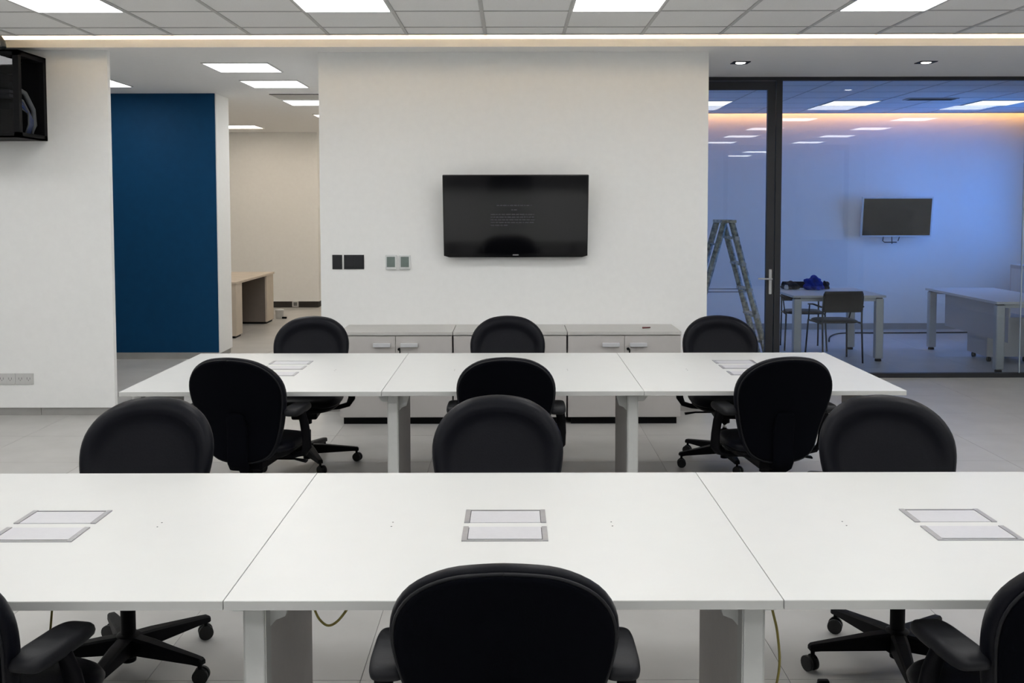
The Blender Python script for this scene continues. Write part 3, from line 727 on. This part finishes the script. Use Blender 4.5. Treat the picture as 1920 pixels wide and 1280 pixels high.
# wall television of the glass room
tv2 = thing('television', 'silver framed wall television tilted forward, in the glass room', 'television', (0, 0, 0))
x0, z0 = px(1680.5, 408, YM-.10); tv2.location = (x0, YM-.12, z0); tv2.rotation_euler = (math.radians(7), 0, 0)
bx(-.49, .49, -.012, .025, -.275, .280, bev=.002).build('bezel', 'thermo', tv2)
bx(-.468, .468, -.0145, -.011, -.253, .258).build('screen', 'screen', tv2)
bx(-.15, .15, .025, .09, -.15, .15).build('wall_mount', 'black', tv2)
MB().sweep([(-.16, .02, -.27), (-.165, .02, -.335), (-.14, .02, -.355), (.03, .02, -.355)], (.007, .007), 8).sweep([(-.04, .03, -.27), (-.03, .03, -.38)], (.006, .006), 8).sweep([(.07, .03, -.27), (.05, .03, -.34)], (.006, .006), 8).build('hanging_cable', 'black', tv2)
cable('floor_cable', 'black cable lying along the glass room floor below its television', [(4.02, 12.6, .008), (4.2, 13.1, .008), (4.45, 13.42, .008), (4.9, 13.45, .008), (5.3, 13.45, .008), (5.8, 13.47, .008), (6.4, 13.5, .008)], .010, 'black')

# stepladder ---------------------------------------------------------------
ld = thing('stepladder', 'paint splashed aluminium stepladder standing open behind the glass door', 'ladder', (2.32, 10.95, 0))
AP = 1.565
def rail(yy, s, top, foot, nm):
    MB().sweep([(top, yy, AP), (foot, yy, .02)], (.014, .034), 4, up=(1, 0, 0), power=8).build(nm, 'ladder', ld)
for yy in (-.22, .22):
    e = .02 if yy < 0 else -.02
    rail(yy, 1, .035, .455, 'front_rail'); rail(yy*.92, -1, -.035, -.455, 'rear_rail')
    bx(.425, .485, yy-.025, yy+.025, 0, .03).build('foot', 'black', ld); bx(-.485, -.425, yy*.92-.025, yy*.92+.025, 0, .03).build('foot', 'black', ld)
for k in range(5):
    zz = .28*(k+1)-.02; xx = .455+(.035-.455)*(zz-.02)/(AP-.02)
    MB().box(xx-.045, xx+.040, -.215, .215, zz-.012, zz+.012, bev=.003).build('step', 'ladder', ld)
    MB().box(xx-.012, xx+.026, -.240, -.232, zz-.022, zz+.022).build('step_bracket', 'plate', ld)
for k in range(4):
    zz = .34*(k+1)-.05; xx = -.455+(.455-.035)*(zz-.02)/(AP-.02)
    MB().sweep([(xx, -.2, zz), (xx, .2, zz)], (.011, .011), 8).build('rear_rung', 'ladder', ld)
bx(-.075, .085, -.24, .24, AP-.02, AP+.012, bev=.004).build('top_cap', 'ladder', ld)
for yy in (-.20, .20): MB().sweep([(-.22, yy, .80), (.225, yy, .80)], (.003, .006), 6).build('spreader', 'alu', ld)

# ================================================================ FAR ROOM CONTENTS
t = thing('office_desk', 'pale oak panel-leg desk at the end of the corridor', 'desk', (-4.02, 14.08, 0))
bx(-.40, .40, -1.05, 1.05, .715, .745, bev=.002).build('tabletop', 'wood', t)
for (a, b) in ((-1.03, -.72), (.62, 1.03)):
    l = MB().box(-.38, .385, a, b, .03, .715, bev=.002).build('pedestal', 'wood', t)
    bx(-.36, .365, a+.02, b-.02, 0, .03).build('plinth', 'black', l)
bx(-.37, -.352, -.72, .608, .03, .70).build('back_panel', 'wooddk', t)
bx(-.352, .36, .608, .619, .03, .70).build('inner_dark_face', 'wooddk', t)  # dark facing added to make the pedestal's inner side darker than the oak
t = thing('plastic_tub', 'small clear plastic tub with scraps on the floor by the oak desk', 'container', (-3.62, 15.42, 0))
MB().lathe([(.055, 0), (.062, .01), (.066, .12), (.068, .125)], n=18).build('tub', 'plate', t)
MB().lathe([(.069, .125), (.069, .14), (.03, .15)], n=18).build('lid', 'thermo', t)
bx(.05, .12, -.06, -.02, 0, .03, bev=.005).build('scrap', 'black', t)
